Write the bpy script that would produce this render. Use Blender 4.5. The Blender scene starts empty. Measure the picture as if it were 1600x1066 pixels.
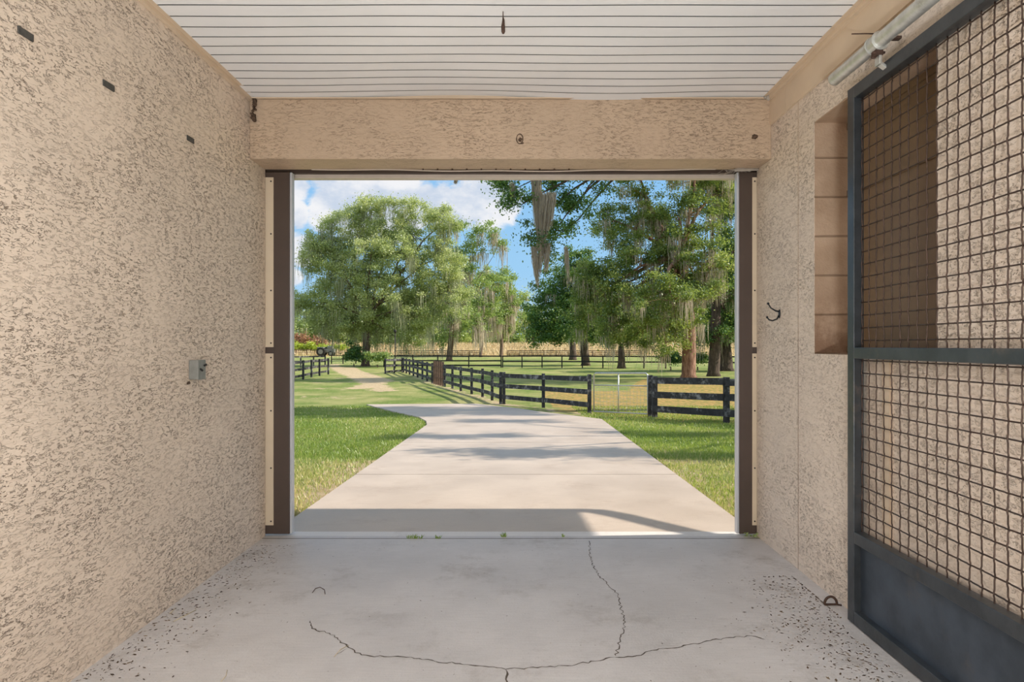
import bpy, math, random
import numpy as np
from mathutils import Vector
random.seed(7); rng = np.random.default_rng(11)
C = bpy.context.scene.collection
LAMP = 34
F = 990.0; PX = 813.0; PY = 540.0; CH = 1.42

# ------------------------------------------------------------------ terrain
def ground_z(x, d):
    if d < 4.84: return -0.01
    if d < 20: z = -0.01-0.04*(d-4.84)
    elif d < 24:
        t = (d-20)/4; z = -0.04*15.16 - 0.04*4*(t - t*t/2)
    else: z = -0.04*15.16-0.08
    if d > 124: z += 2.6*min(1.0, (d-124)/60.0)
    return z
def gp(px, py):
    """point of the terrain seen at a photo pixel"""
    a, b = 4.85, 400.0
    f = lambda d: (CH-ground_z(0, d))/d*F - (py-PY)
    for _ in range(60):
        m = (a+b)/2
        if f(m) > 0: a = m
        else: b = m
    d = (a+b)/2
    return Vector(((px-PX)/F*d, d, ground_z(0, d)))
def fl(px, py):
    d = CH*F/(py-PY); return ((px-PX)/F*d, d)
def at(px, py, d): return Vector(((px-PX)/F*d, d, CH+(PY-py)/F*d))

# ------------------------------------------------------------------ node helpers
class NT:
    def __init__(s, nt): s.nt = nt; s.n = nt.nodes; s.l = nt.links
    def node(s, t, **k):
        o = s.n.new(t)
        for a, b in k.items(): setattr(o, a, b)
        return o
    def put(s, sock, v):
        if isinstance(v, bpy.types.NodeSocket): s.l.new(v, sock)
        elif isinstance(v, (tuple, list)) and len(v) == 3 and sock.type == 'RGBA': sock.default_value = (*v, 1)
        else: sock.default_value = v
    def math(s, op, a, b=None, c=None, clamp=False):
        o = s.node('ShaderNodeMath', operation=op, use_clamp=clamp); s.put(o.inputs[0], a)
        if b is not None: s.put(o.inputs[1], b)
        if c is not None: s.put(o.inputs[2], c)
        return o.outputs[0]
    def noise(s, vec, scale, detail=2, rough=.5, dist=0.0):
        o = s.node('ShaderNodeTexNoise'); s.put(o.inputs['Vector'], vec)
        o.inputs['Scale'].default_value = scale; o.inputs['Detail'].default_value = detail
        o.inputs['Roughness'].default_value = rough; o.inputs['Distortion'].default_value = dist
        return o.outputs['Fac']
    def mix(s, f, a, b, mode='MIX'):
        o = s.node('ShaderNodeMix', data_type='RGBA', blend_type=mode)
        s.put(o.inputs[0], f); s.put(o.inputs[6], a); s.put(o.inputs[7], b); return o.outputs[2]
    def ramp(s, v, a, b, c=0.0, d=1.0):
        o = s.node('ShaderNodeMapRange'); o.interpolation_type = 'SMOOTHSTEP'
        for i, q in enumerate((v, a, b, c, d)): s.put(o.inputs[i], q)
        return o.outputs[0]
    def scale(s, vec, v):
        o = s.node('ShaderNodeMapping'); s.put(o.inputs[0], vec); o.inputs['Scale'].default_value = v; return o.outputs[0]
    def coord(s): return s.node('ShaderNodeTexCoord').outputs['Object']
    def bump(s, h, dist, strength=1.0):
        o = s.node('ShaderNodeBump'); s.put(o.inputs['Height'], h); o.inputs['Distance'].default_value = dist
        o.inputs['Strength'].default_value = strength; return o.outputs[0]
    def attr(s, name): return s.node('ShaderNodeAttribute', attribute_name=name).outputs['Fac']
def newmat(name):
    m = bpy.data.materials.new(name); m.use_nodes = True
    t = NT(m.node_tree); b = t.n['Principled BSDF']; return m, t, b
def s2l(r, g, b):
    f = lambda c: (c/255/12.92) if c/255 <= .04045 else ((c/255+.055)/1.055)**2.4
    return (f(r), f(g), f(b))
def plain(name, col, rough=.6, metal=0, var=.12, nscale=14, bump=.0015, col2=None, thr=(.55, .75)):
    m, t, b = newmat(name); co = t.coord()
    n = t.noise(co, nscale, 4, .6)
    c = t.mix(t.ramp(n, .3, .7), tuple(x*(1-var) for x in col), tuple(min(1, x*(1+var)) for x in col))
    if col2: c = t.mix(t.ramp(t.noise(co, nscale*.45, 6, .7), *thr), c, col2)
    t.put(b.inputs['Base Color'], c); b.inputs['Roughness'].default_value = rough; b.inputs['Metallic'].default_value = metal
    if bump: t.put(b.inputs['Normal'], t.bump(t.noise(co, nscale*6, 3), bump))
    return m

# ------------------------------------------------------------------ materials
def stucco(name, col, dark, axis=(1, .55, 1), amt=1.0, scale=1.0, depth=.006, worms=.85, gb=.75, mlo=.47, mhi=.56):
    m, t, b = newmat(name); co = t.coord(); v = t.scale(co, tuple(a*scale for a in axis))
    n1 = t.noise(v, 26, 2.0, .5, 1.5); r1 = t.math('ABSOLUTE', t.math('SUBTRACT', n1, .5))
    l1 = t.ramp(r1, .005, .027, 1, 0)
    mk1 = t.ramp(t.noise(v, 44, 1, .5), mlo, mhi)
    n2 = t.noise(v, 58, 1.5, .5, 1.0); r2 = t.math('ABSOLUTE', t.math('SUBTRACT', n2, .47))
    l2 = t.ramp(r2, .01, .045, 1, 0); mk2 = t.ramp(t.noise(v, 30, 1, .5), .5, .58)
    region = t.ramp(t.noise(t.scale(co, (1, .6, 1)), 3.2, 4, .65), .36, .64, .22, 1)
    w = t.math('MAXIMUM', t.math('MULTIPLY', l1, mk1), t.math('MULTIPLY', t.math('MULTIPLY', l2, mk2), .8))
    w = t.math('MULTIPLY', t.math('MULTIPLY', w, region), amt)
    big = t.noise(co, 1.3, 4, .6)
    c0 = t.mix(t.ramp(big, .3, .7), tuple(x*.93 for x in col), tuple(min(1, x*1.05) for x in col))
    c0 = t.mix(t.math('MULTIPLY', t.ramp(t.noise(co, 2.1, 5, .7), .56, .8), .35), c0, tuple(x*y for x, y in zip(col, (.72, .68, .62))))
    c = t.mix(t.math('MULTIPLY', w, worms), c0, dark)
    t.put(b.inputs['Base Color'], c); b.inputs['Roughness'].default_value = .55; b.inputs['Specular IOR Level'].default_value = .5
    rel = t.math('ADD', t.noise(v, 15, 3, .6, .8), t.math('MULTIPLY', t.noise(t.scale(co, (1, .3, 1.6)), 9, 3, .6, 1.2), 1.3))
    h = t.math('SUBTRACT', t.math('MULTIPLY', rel, gb), w)
    t.put(b.inputs['Normal'], t.bump(h, depth)); return m
COL_ST = s2l(214, 186, 156)
M = {}
M['stucco_left'] = stucco('stucco_left', s2l(226, 207, 187), s2l(118, 92, 70), (1, .5, 1.2), scale=1.4, worms=.85, depth=.008)
M['stucco_right'] = stucco('stucco_right', s2l(228, 210, 192), s2l(126, 100, 78), (1, .6, 1.1), scale=1.6, amt=.85, worms=.8, depth=.007)
M['stucco_beam_shaded'] = stucco('stucco_beam_shaded', s2l(196, 171, 145), s2l(112, 88, 68), (.34, 1, 1.1), scale=1.7, amt=.6, depth=.004, worms=.75)  # darker tone bakes in the shade on the face turned from the opening
M['smooth_board'] = plain('smooth_board', s2l(214, 192, 166), .7, var=.04, nscale=3, bump=.0004)

def ceiling_mat():
    m, t, b = newmat('white_soffit'); co = t.coord()
    c = t.mix(t.ramp(t.noise(co, 1.2, 4, .6), .3, .7), s2l(243, 244, 245), s2l(250, 250, 250))
    c = t.mix(t.math('MULTIPLY', t.ramp(t.noise(co, 9, 6, .8), .7, .85), .35), c, s2l(150, 135, 115))
    t.put(b.inputs['Base Color'], c); b.inputs['Roughness'].default_value = .42; return m
M['soffit'] = ceiling_mat()

def concrete(name, a, c2, stain, brush=True, sp=.35):
    m, t, b = newmat(name); co = t.coord()
    n = t.noise(co, 1.1, 6, .65)
    c = t.mix(t.ramp(n, .3, .7), a, c2)
    c = t.mix(t.math('MULTIPLY', t.ramp(t.noise(co, 1.7, 7, .78), .5, .72), .6), c, stain)
    br = t.noise(t.scale(co, (4, 90, 1)), 1.6, 4, .7)
    c = t.mix(t.math('MULTIPLY', t.ramp(br, .35, .7), .2), c, tuple(x*.6 for x in a))
    sp_ = t.ramp(t.noise(co, 110, 3, .7), .60, .70)
    c = t.mix(t.math('MULTIPLY', sp_, .45), c, tuple(x*.45 for x in a))
    t.put(b.inputs['Base Color'], c)
    t.put(b.inputs['Roughness'], t.ramp(n, .3, .7, .45, .62)); b.inputs['Specular IOR Level'].default_value = sp
    t.put(b.inputs['Normal'], t.bump(t.math('ADD', br, t.noise(co, 90, 4, .6)), .0012)); return m
M['floor'] = concrete('barn_concrete', s2l(190, 184, 180), s2l(208, 203, 200), s2l(150, 140, 130), sp=.5)
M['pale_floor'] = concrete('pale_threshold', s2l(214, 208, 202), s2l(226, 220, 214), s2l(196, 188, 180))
M['drive'] = concrete('drive_concrete', s2l(190, 174, 158), s2l(202, 187, 171), s2l(176, 157, 140))
M['crack'] = plain('crack_dirt', s2l(84, 74, 64), .95, bump=0)
M['brown_metal'] = plain('brown_metal', s2l(78, 64, 56), .45, var=.06, nscale=4, bump=.0003)
M['tan_panel'] = plain('tan_panel', s2l(212, 194, 168), .5, var=.04, nscale=3, bump=.0003)
M['flashing'] = plain('pale_flashing', s2l(206, 192, 178), .4, var=.04, bump=0)
M['sky_lit_pale'] = plain('sky_lit_pale', s2l(206, 208, 212), .35, .2, .03, 4, 0)  # pale tone paints sky light onto the brown stile sides
M['gate_paint'] = plain('gate_black_paint', s2l(66, 69, 72), .34, .4, .2, 9, .0006, s2l(112, 98, 86), (.58, .8))
M['gate_sheet'] = plain('gate_sheet', s2l(66, 74, 84), .42, .3, .25, 5, .0006, s2l(96, 88, 80), (.6, .85))
M['wire'] = plain('rusty_wire', s2l(78, 62, 54), .36, .6, .25, 40, 0)
M['galv'] = plain('galvanised', s2l(196, 196, 190), .35, .55, .12, 22, .0004, s2l(150, 146, 138))
M['rust'] = plain('rusty_iron', s2l(78, 58, 48), .8, .2, .3, 60, .001)
M['black_iron'] = plain('black_iron', s2l(44, 46, 50), .4, .5, .1, 30, 0)
M['strap'] = plain('dark_strap', s2l(74, 72, 68), .6, .1, .15, 40, 0)
M['box_grey'] = plain('grey_box', s2l(132, 132, 126), .55, .2, .1, 30, .0004)
M['dark'] = plain('very_dark', s2l(30, 28, 26), .7, bump=0)
M['mud'] = plain('mud', s2l(96, 76, 60), .95, var=.4, nscale=60, bump=.004)
M['white_web'] = plain('nest_paper', s2l(168, 158, 146), .9, bump=.001)
def block():
    m, t, b = newmat('block_jamb'); co = t.coord(); sep = t.node('ShaderNodeSeparateXYZ'); t.put(sep.inputs[0], co)
    z = t.math('FRACT', t.math('DIVIDE', t.math('SUBTRACT', sep.outputs[2], 1.37), .235))
    j = t.ramp(t.math('ABSOLUTE', t.math('SUBTRACT', z, .5)), .47, .492)
    c = t.mix(t.ramp(t.noise(co, 5, 5), .3, .7), s2l(172, 144, 118), s2l(192, 164, 138))
    st = t.math('MULTIPLY', t.ramp(sep.outputs[2], 1.35, 1.95, 1, 0), t.ramp(t.noise(co, 6, 6, .7), .3, .6))
    c = t.mix(t.math('MULTIPLY', st, .75), c, s2l(118, 84, 62))
    c = t.mix(t.math('MULTIPLY', j, .5), c, s2l(110, 82, 60))
    t.put(b.inputs['Base Color'], c); b.inputs['Roughness'].default_value = .9
    t.put(b.inputs['Normal'], t.bump(t.math('SUBTRACT', t.noise(co, 70, 3), t.math('MULTIPLY', j, 2)), .003)); return m
M['block'] = block()
M['shutter'] = plain('brown_shutter', s2l(116, 92, 66), .55, var=.06, nscale=3, bump=.0005)
M['fence'] = plain('black_fence_board', s2l(54, 53, 54), .8, 0, .35, 8, .004, s2l(150, 148, 146), (.5, .68))
M['fence_far'] = plain('dark_fence', s2l(48, 44, 42), .8, 0, .3, 6, 0)
M['fence_wood'] = plain('brown_pickets', s2l(124, 98, 82), .85, 0, .3, 6, 0)
M['groove_shade_deck'] = plain('groove_shade_grey', s2l(118, 114, 110), .9, bump=0)  # grey tone stands in for shade in the ceiling grooves
M['roof'] = plain('roof_metal', s2l(120, 110, 100), .5)
def bark(name, a, b2):
    m, t, b = newmat(name); co = t.coord(); v = t.scale(co, (1, 1, .25)); n = t.noise(v, 9, 5, .7)
    t.put(b.inputs['Base Color'], t.mix(t.ramp(n, .35, .65), a, b2)); b.inputs['Roughness'].default_value = .95
    t.put(b.inputs['Normal'], t.bump(n, .05)); return m
M['bark'] = bark('oak_bark', s2l(86, 70, 60), s2l(136, 116, 100))
M['bark_red'] = bark('red_brown_bark', s2l(112, 78, 60), s2l(168, 134, 112))
M['bark_dark'] = bark('dark_bark', s2l(66, 54, 46), s2l(104, 88, 76))
def leafmat(name, a, b2, c3, trans=.45):
    m, t, b = newmat(name); tint = t.attr('tint')
    c = t.mix(t.ramp(tint, .15, .55), a, b2); c = t.mix(t.ramp(tint, .62, .95), c, c3)
    d = t.node('ShaderNodeBsdfDiffuse'); tr = t.node('ShaderNodeBsdfTranslucent'); g = t.node('ShaderNodeBsdfGlossy')
    g.inputs['Roughness'].default_value = .45; g.inputs['Color'].default_value = (.8, .85, .8, 1)
    t.put(d.inputs['Color'], c); t.put(tr.inputs['Color'], c if name in ('spanish_moss', 'green_grey_moss', 'dry_tall_grass', 'leaf_litter') else t.mix(.35, c, s2l(200, 212, 80)))
    x = t.node('ShaderNodeMixShader'); t.put(x.inputs[0], trans); t.l.new(d.outputs[0], x.inputs[1]); t.l.new(tr.outputs[0], x.inputs[2])
    y = t.node('ShaderNodeMixShader'); t.put(y.inputs[0], .05); t.l.new(x.outputs[0], y.inputs[1]); t.l.new(g.outputs[0], y.inputs[2])
    t.l.new(y.outputs[0], t.n['Material Output'].inputs['Surface']); t.n.remove(b); return m
M['leaf_pale'] = leafmat('leaf_pale_green', s2l(160, 176, 122), s2l(190, 200, 144), s2l(218, 220, 172), .55)
M['leaf_mid'] = leafmat('leaf_mid_green', s2l(116, 144, 86), s2l(148, 174, 104), s2l(192, 204, 136), .5)
M['leaf_deep'] = leafmat('leaf_deep_green', s2l(48, 88, 50), s2l(74, 120, 62), s2l(134, 172, 88), .4)
M['leaf_oak'] = leafmat('leaf_oak_green', s2l(80, 104, 56), s2l(124, 148, 78), s2l(204, 208, 126), .48)
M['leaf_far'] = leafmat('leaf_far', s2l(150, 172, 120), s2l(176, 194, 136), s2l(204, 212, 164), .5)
M['leaf_yellow'] = leafmat('leaf_yellow', s2l(150, 172, 60), s2l(186, 202, 74), s2l(214, 218, 110), .45)
M['leaf_red'] = leafmat('leaf_red', s2l(150, 100, 84), s2l(176, 124, 100), s2l(200, 150, 120), .3)
M['straw'] = leafmat('dry_tall_grass', s2l(190, 166, 126), s2l(212, 190, 148), s2l(228, 212, 172), .5)
M['moss'] = leafmat('spanish_moss', s2l(172, 158, 138), s2l(200, 186, 164), s2l(222, 208, 186), .4)
M['moss_green'] = leafmat('green_grey_moss', s2l(142, 148, 116), s2l(164, 168, 134), s2l(190, 188, 156), .3)
M['blade'] = leafmat('lawn_blades', s2l(112, 140, 60), s2l(148, 168, 82), s2l(214, 200, 146), .45)
M['litter'] = leafmat('leaf_litter', s2l(66, 50, 38), s2l(92, 72, 54), s2l(150, 128, 100), .1)
def lawn():
    m, t, b = newmat('lawn'); co = t.coord()
    g = t.mix(t.ramp(t.noise(co, 9, 5, .7), .3, .7), s2l(98, 122, 58), s2l(138, 154, 84))
    g = t.mix(t.ramp(t.noise(co, .55, 5, .65), .35, .7), g, s2l(172, 168, 112))
    dirt = t.mix(t.ramp(t.noise(co, 7, 5, .7), .3, .7), s2l(190, 164, 132), s2l(220, 198, 166))
    a = t.attr('dirt'); mk = t.ramp(t.math('ADD', a, t.math('MULTIPLY', t.math('SUBTRACT', t.noise(t.scale(co, (1, .8, 1)), 1.7, 5, .75), .5), 1.5)), .42, .62)
    c = t.mix(t.math('MULTIPLY', mk, .85), g, dirt)
    lit = t.mix(t.ramp(t.noise(co, 6, 5, .75), .4, .6), s2l(214, 164, 108), s2l(128, 132, 70))
    lk = t.ramp(t.math('ADD', t.attr('straw'), t.math('MULTIPLY', t.math('SUBTRACT', t.noise(t.scale(co, (.6, 1.6, 1)), .8, 4, .7), .5), 1.2)), .4, .6)
    c = t.mix(t.math('MULTIPLY', lk, .8), c, lit)
    c = t.mix(t.attr('field'), c, t.mix(t.ramp(t.noise(co, .12, 4), .35, .65), s2l(206, 182, 130), s2l(190, 186, 116)))
    t.put(b.inputs['Base Color'], c); b.inputs['Roughness'].default_value = .95; b.inputs['Specular IOR Level'].default_value = .1
    t.put(b.inputs['Normal'], t.bump(t.noise(co, 45, 5, .8), .03)); return m
M['lawn'] = lawn()

# ------------------------------------------------------------------ mesh builders
class MB:
    def __init__(s): s.v = []; s.f = []; s.smooth = []
    def add(s, vs, fs, sm=False):
        o = len(s.v); s.v += [tuple(p) for p in vs]; s.f += [tuple(i+o for i in f) for f in fs]; s.smooth += [sm]*len(fs); return s
    def box(s, x0, x1, y0, y1, z0, z1):
        v = [(x, y, z) for x in (x0, x1) for y in (y0, y1) for z in (z0, z1)]
        return s.add(v, [(0, 1, 3, 2), (4, 6, 7, 5), (0, 4, 5, 1), (2, 3, 7, 6), (0, 2, 6, 4), (1, 5, 7, 3)])
    def bar(s, a, b, w, h, up=(0, 0, 1)):
        """rectangular bar from a to b, w across, h along up"""
        a = Vector(a); b = Vector(b); d = (b-a).normalized(); sd = d.cross(Vector(up)).normalized(); u = sd.cross(d)
        v = []
        for p in (a, b):
            for i, j in ((-1, -1), (1, -1), (1, 1), (-1, 1)): v.append(p+sd*(i*w/2)+u*(j*h/2))
        return s.add(v, [(3, 2, 1, 0), (4, 5, 6, 7), (0, 1, 5, 4), (1, 2, 6, 5), (2, 3, 7, 6), (3, 0, 4, 7)])
    def tube(s, pts, rad, n=8, cap=True):
        pts = [Vector(p) for p in pts]
        if not hasattr(rad, '__len__'): rad = [rad]*len(pts)
        vs = []; ref = None
        for i, p in enumerate(pts):
            d = (pts[min(i+1, len(pts)-1)]-pts[max(i-1, 0)])
            d = d.normalized() if d.length > 1e-9 else Vector((0, 0, 1))
            if ref is None: ref = Vector((1, 0, 0)) if abs(d.x) < .8 else Vector((0, 1, 0))
            u = (ref-d*ref.dot(d)).normalized(); ref = u; w = d.cross(u)
            for k in range(n):
                a = 2*math.pi*k/n; vs.append(p+(u*math.cos(a)+w*math.sin(a))*rad[i])
        fs = []
        for i in range(len(pts)-1):
            for k in range(n):
                fs.append((i*n+k, i*n+(k+1) % n, (i+1)*n+(k+1) % n, (i+1)*n+k))
        s.add(vs, fs, True)
        if cap:
            o = len(s.v)-len(vs); s.f.append(tuple(o+k for k in range(n-1, -1, -1))); s.f.append(tuple(o+(len(pts)-1)*n+k for k in range(n))); s.smooth += [False, False]
        return s
    def blob(s, c, r, n=8, jit=.2):
        c = Vector(c); vs = []; R = r if hasattr(r, '__len__') else (r, r, r)
        for i in range(1, n):
            th = math.pi*i/n
            for k in range(n):
                ph = 2*math.pi*k/n; q = 1+random.uniform(-jit, jit)
                vs.append((c.x+R[0]*q*math.sin(th)*math.cos(ph), c.y+R[1]*q*math.sin(th)*math.sin(ph), c.z+R[2]*q*math.cos(th)))
        fs = [(i*n+k, (i+1)*n+k, (i+1)*n+(k+1) % n, i*n+(k+1) % n) for i in range(n-2) for k in range(n)]
        fs.append(tuple(range(n))); fs.append(tuple((n-2)*n+k for k in range(n-1, -1, -1)))
        return s.add(vs, fs, True)
    def build(s, name, mat, parent=None, bevel=0, seg=2, origin=None):
        me = bpy.data.meshes.new(name); off = Vector(origin) if origin is not None else (Vector(parent.get('_o', (0, 0, 0))) if parent else Vector((0, 0, 0)))
        me.from_pydata([tuple(Vector(p)-off) for p in s.v], [], s.f); me.materials.append(mat if not isinstance(mat, str) else M[mat])
        me.polygons.foreach_set('use_smooth', s.smooth); me.update()
        o = bpy.data.objects.new(name, me); C.objects.link(o)
        if parent: o.parent = parent; o['_o'] = tuple(off)
        else: o.location = off; o['_o'] = tuple(off)
        if bevel:
            b = o.modifiers.new('bevel', 'BEVEL'); b.width = bevel; b.segments = seg; b.limit_method = 'ANGLE'; b.angle_limit = math.radians(40)
        return o
def tag(o, label=None, cat=None, group=None, kind=None):
    if label: o['label'] = label
    if cat: o['category'] = cat
    if group: o['group'] = group
    if kind: o['kind'] = kind
    return o
def empty(name, loc, label, cat, group=None):
    o = bpy.data.objects.new(name, None); C.objects.link(o); o.location = loc; o.empty_display_size = .1
    o['_o'] = tuple(loc); return tag(o, label, cat, group)
def struct(o): o['kind'] = 'structure'; return o
def quads(name, V, mat, parent=None, tint=None, origin=None, nv=4):
    """V: (N,nv,3) array"""
    N = len(V); off = np.array(origin if origin is not None else (parent['_o'] if parent else (0, 0, 0)), float)
    me = bpy.data.meshes.new(name); me.vertices.add(N*nv); me.vertices.foreach_set('co', (V.reshape(-1, 3)-off).astype(np.float32).ravel())
    me.loops.add(N*nv); me.loops.foreach_set('vertex_index', np.arange(N*nv, dtype=np.int32))
    me.polygons.add(N); me.polygons.foreach_set('loop_start', np.arange(0, N*nv, nv, dtype=np.int32))
    me.update(calc_edges=True)
    if tint is not None:
        a = me.attributes.new('tint', 'FLOAT', 'FACE'); a.data.foreach_set('value', tint.astype(np.float32))
    me.materials.append(M[mat]); o = bpy.data.objects.new(name, me); C.objects.link(o); o['_o'] = tuple(off)
    if parent: o.parent = parent
    else: o.location = off
    return o

# ------------------------------------------------------------------ the barn aisle
XL, XR, YE, ZC = -1.90, 1.762, 4.72, 3.165
YB = -9.0
o = struct(MB().box(XL-.22, XR+.25, YB, YE, -.3, 0).build('floor', 'floor'))
floor = o
struct(MB().box(XL-.22, XL, YB, YE, 0, ZC+.1).build('wall_left', 'stucco_left'))
# right wall with the stall window
W0, W1, WZ0, WZ1 = 2.68, 3.80, 1.37, 2.76
b = MB()
b.box(XR, XR+.2, YB, W0, 0, ZC+.1).box(XR, XR+.2, W1, YE, 0, ZC+.1).box(XR, XR+.2, W0, W1, 0, WZ0).box(XR, XR+.2, W0, W1, WZ1, ZC+.1)
struct(b.build('wall_right', 'stucco_right'))
# reveal lining of bare painted block
b = MB(); e = .006
b.box(XR+.003, XR+.2, W1-e, W1+.001, WZ0, WZ1).box(XR+.003, XR+.2, W0-.001, W0+e, WZ0, WZ1)
b.box(XR+.003, XR+.2, W0, W1, WZ1-e, WZ1+.001).box(XR+.003, XR+.2, W0, W1, WZ0-.001, WZ0+e)
wn = struct(b.build('window_1', 'block'))
MB().box(XR+.2, XR+.225, W0-.05, W1+.05, WZ0-.05, WZ1+.05).build('shutter', 'shutter', wn)
b = MB()
for z in (1.37, 2.30, 2.70): b.box(XR+.19, XR+.2, W0+.01, W1-.01, z+.008, z+.045)
b.build('shutter_rail', 'shutter', wn)
# smooth board along top of right wall
b = MB().box(XR-.012, XR, YB, 4.18, 2.965, ZC).box(XR-.012, XR, 4.183, 4.45, 2.965, ZC)
struct(b.build('trim_1', 'smooth_board'))
# channel trims at ceiling edges
struct(MB().box(XL, XL+.02, YB, 4.45, ZC-.03, ZC).box(XL, XL+.045, YB, 4.45, ZC-.006, ZC).build('trim_2', 'smooth_board'))
struct(MB().box(XR-.035, XR-.012, YB, 4.45, ZC-.03, ZC).box(XR-.06, XR-.012, YB, 4.45, ZC-.006, ZC).build('trim_3', 'smooth_board'))
struct(MB().box(XL+.02, XR-.03, 4.425, 4.45, ZC-.016, ZC-.010).box(XL+.02, XR-.03, 4.446, 4.45, ZC-.016, ZC+.04).build('trim_4', 'smooth_board'))
# control joint on the right wall
struct(MB().box(XR-.0012, XR, 4.015, 4.019, 0, 2.965).build('trim_5', 'block'))
# beam over the opening
struct(MB().box(XL, XR, 4.45, YE, 2.73, ZC+.1).build('wall_front', 'stucco_beam_shaded', bevel=.004))
struct(MB().box(-5.04, XL-.2, 4.45, YE, -.2, 3.1).box(XR+.2, 5.04, 4.45, YE, -.2, 3.1).box(XL, XR, 4.6, YE, ZC+.1, 3.3).build('wall_outside', 'stucco_right'))
# ceiling: white vinyl soffit, double-four profile, wavy near the beam
P = .1105; y = 4.45; rows = [(4.45, 0)]
k = 0
rows = [(4.452, 0)]
while y > YB:
    y1 = y-P; rows += [(y-.004, 0), (y1+.0095, 0), None, (y1, .004), (y1, 0)]; y = y1; k += 1
xs = np.linspace(XL, XR, 34); vs = []; fs = []; rl = []
def wav(x, yy):
    a = math.exp(-max(0, 4.45-yy)/.35)
    return a*(-.010*math.exp(-((x-.75)/.7)**2)+.010*math.exp(-((x+.45)/.55)**2)-.006*math.sin(x*3.1)) + .0012*math.sin(x*5+yy*9)
for rw in rows:
    if rw is None: rl[-1] = False; continue
    rl.append(True); yy, dz = rw
    for x in xs: vs.append((x, yy, ZC-.004+dz+wav(x, yy)))
n = len(xs)
for i in range(len(rl)-1):
    if not rl[i]: continue
    for j in range(n-1): fs.append((i*n+j, i*n+j+1, (i+1)*n+j+1, (i+1)*n+j))
struct(MB().add(vs, fs).build('ceiling', 'soffit'))
struct(MB().box(XL-.22, XR+.25, YB, 4.45, ZC+.016, ZC+.15).build('ceiling_deck', 'groove_shade_deck'))  # grey sheet behind the panel gaps, coloured to imitate groove shade
# roof eave outside with gutter and downspout (they throw the eave shadow on the apron)
struct(MB().box(-5.04, 5.02, YE, 5.80, 3.12, 3.26).build('roof_eave', 'roof'))
gut = empty('roof_gutter', (0, 5.86, 3.08), 'brown roof gutter along the eave edge outside above the barn opening', 'gutter')
MB().box(-5.04, 5.06, 5.8, 5.9, 3.10, 3.24).build('trough', 'brown_metal', gut)
b = MB().tube([(5.0, 5.83, 3.12), (5.0, 5.80, 3.0), (5.0, 5.62, 2.88), (5.0, 5.05, 2.60), (5.0, 4.86, 2.50), (5.0, 4.80, 2.38), (5.0, 4.80, .1), (5.0, 4.9, .02)], .075, 10)
b.build('downspout', 'brown_metal', gut)

# ---- cracks in the floor (open joints of this slab)
def crack(pts, w=.006, seed=1):
    r = random.Random(seed); P_ = [Vector((*fl(400+x/2, 600+y/2), 0)) for x, y in pts]; Q = [P_[0]]
    for a, c in zip(P_, P_[1:]):
        L = (c-a).length; m = max(2, int(L/.018)); nn = Vector((-(c-a).y, (c-a).x, 0)).normalized()
        for i in range(1, m+1):
            j = r.uniform(-1, 1)*.009 if i < m else 0
            Q.append(a.lerp(c, i/m)+nn*j)
    vs = []
    for i, q in enumerate(Q):
        d = (Q[min(i+1, len(Q)-1)]-Q[max(i-1, 0)]).normalized(); nn = Vector((-d.y, d.x, 0))
        ww = w*r.uniform(.25, 1.0)*(1 if 0 < i < len(Q)-1 else .1)
        vs += [q+nn*ww/2+Vector((0, 0, .0009)), q-nn*ww/2+Vector((0, 0, .0009))]
    MB().add(vs, [(2*i, 2*i+1, 2*i+3, 2*i+2) for i in range(len(Q)-1)]).build('crack', 'crack', floor)
crack([(170, 740), (175, 765), (230, 780), (290, 825), (330, 848), (400, 853), (470, 855), (560, 868), (700, 882), (780, 893), (880, 888), (1000, 878), (1120, 855)], .009, 3)
crack([(1120, 855), (1190, 850), (1260, 828), (1330, 822), (1420, 803), (1500, 790), (1560, 790), (1590, 800)], .009, 4)
crack([(1040, 490), (1045, 545), (1060, 580), (1070, 600), (1130, 655), (1140, 700), (1155, 745), (1140, 790), (1125, 852)], .007, 5)
crack([(780, 893), (785, 932), (790, 980)], .012, 6)
crack([(290, 825), (265, 840), (245, 852)], .005, 7)

# ------------------------------------------------------------------ sliding doors
def door(name, x0, x1, inner, label):
    # x0<x1 ; inner: x of the stile edge facing the opening
    e = empty(name, ((x0+x1)/2, 4.755, .0), label, 'door', None)
    yb, yf = 4.735, 4.778; Z0, Z1 = .012, 2.715; sw = .118 if inner == x1 else .095
    sg = -1 if inner == x1 else 1
    a, c = sorted((inner, inner+sg*sw)); MB().box(a, c, yb-.006, yf, Z0, Z1).build('stile', 'brown_metal', e, .002)
    ea, ec = sorted((inner, inner-sg*.016)); MB().box(ea, ec, yb+.006, yf+.012, Z0, Z1).build('sky_lit_strip', 'sky_lit_pale', e, .001)  # added pale strip imitating the sky-lit side of the stile
    far = x0 if inner == x1 else x1
    a2, c2 = sorted((far, far-sg*.12)); MB().box(a2, c2, yb-.006, yf, Z0, Z1).build('stile', 'brown_metal', e, .002)
    pa, pc = sorted((inner+sg*sw, far-sg*.12))
    for z0, z1 in ((Z0, .078), (1.36, 1.408), (2.675, Z1)): MB().box(pa, pc, yb-.004, yf, z0, z1).build('rail', 'brown_metal', e, .002)
    for z0, z1 in ((.078, 1.36), (1.408, 2.675)):
        # panel sheet laps over the stile edge
        lap = sg*.03
        q0, q1 = sorted((inner+sg*sw-lap*0, far-sg*.12))
        p = MB().box(q0, q1, yb-.008, yf-.01, z0, z1).build('panel', 'tan_panel', e)
        xx = inner+sg*(sw+.018)
        zz = [z0+.03, z1-.03] + [z0+(z1-z0)*k/3 for k in (1, 2)]
        for z in zz: MB().tube([(xx, yb-.008, z), (xx, yb-.011, z)], .006, 8).build('screw', 'dark', p)
    return e
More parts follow.
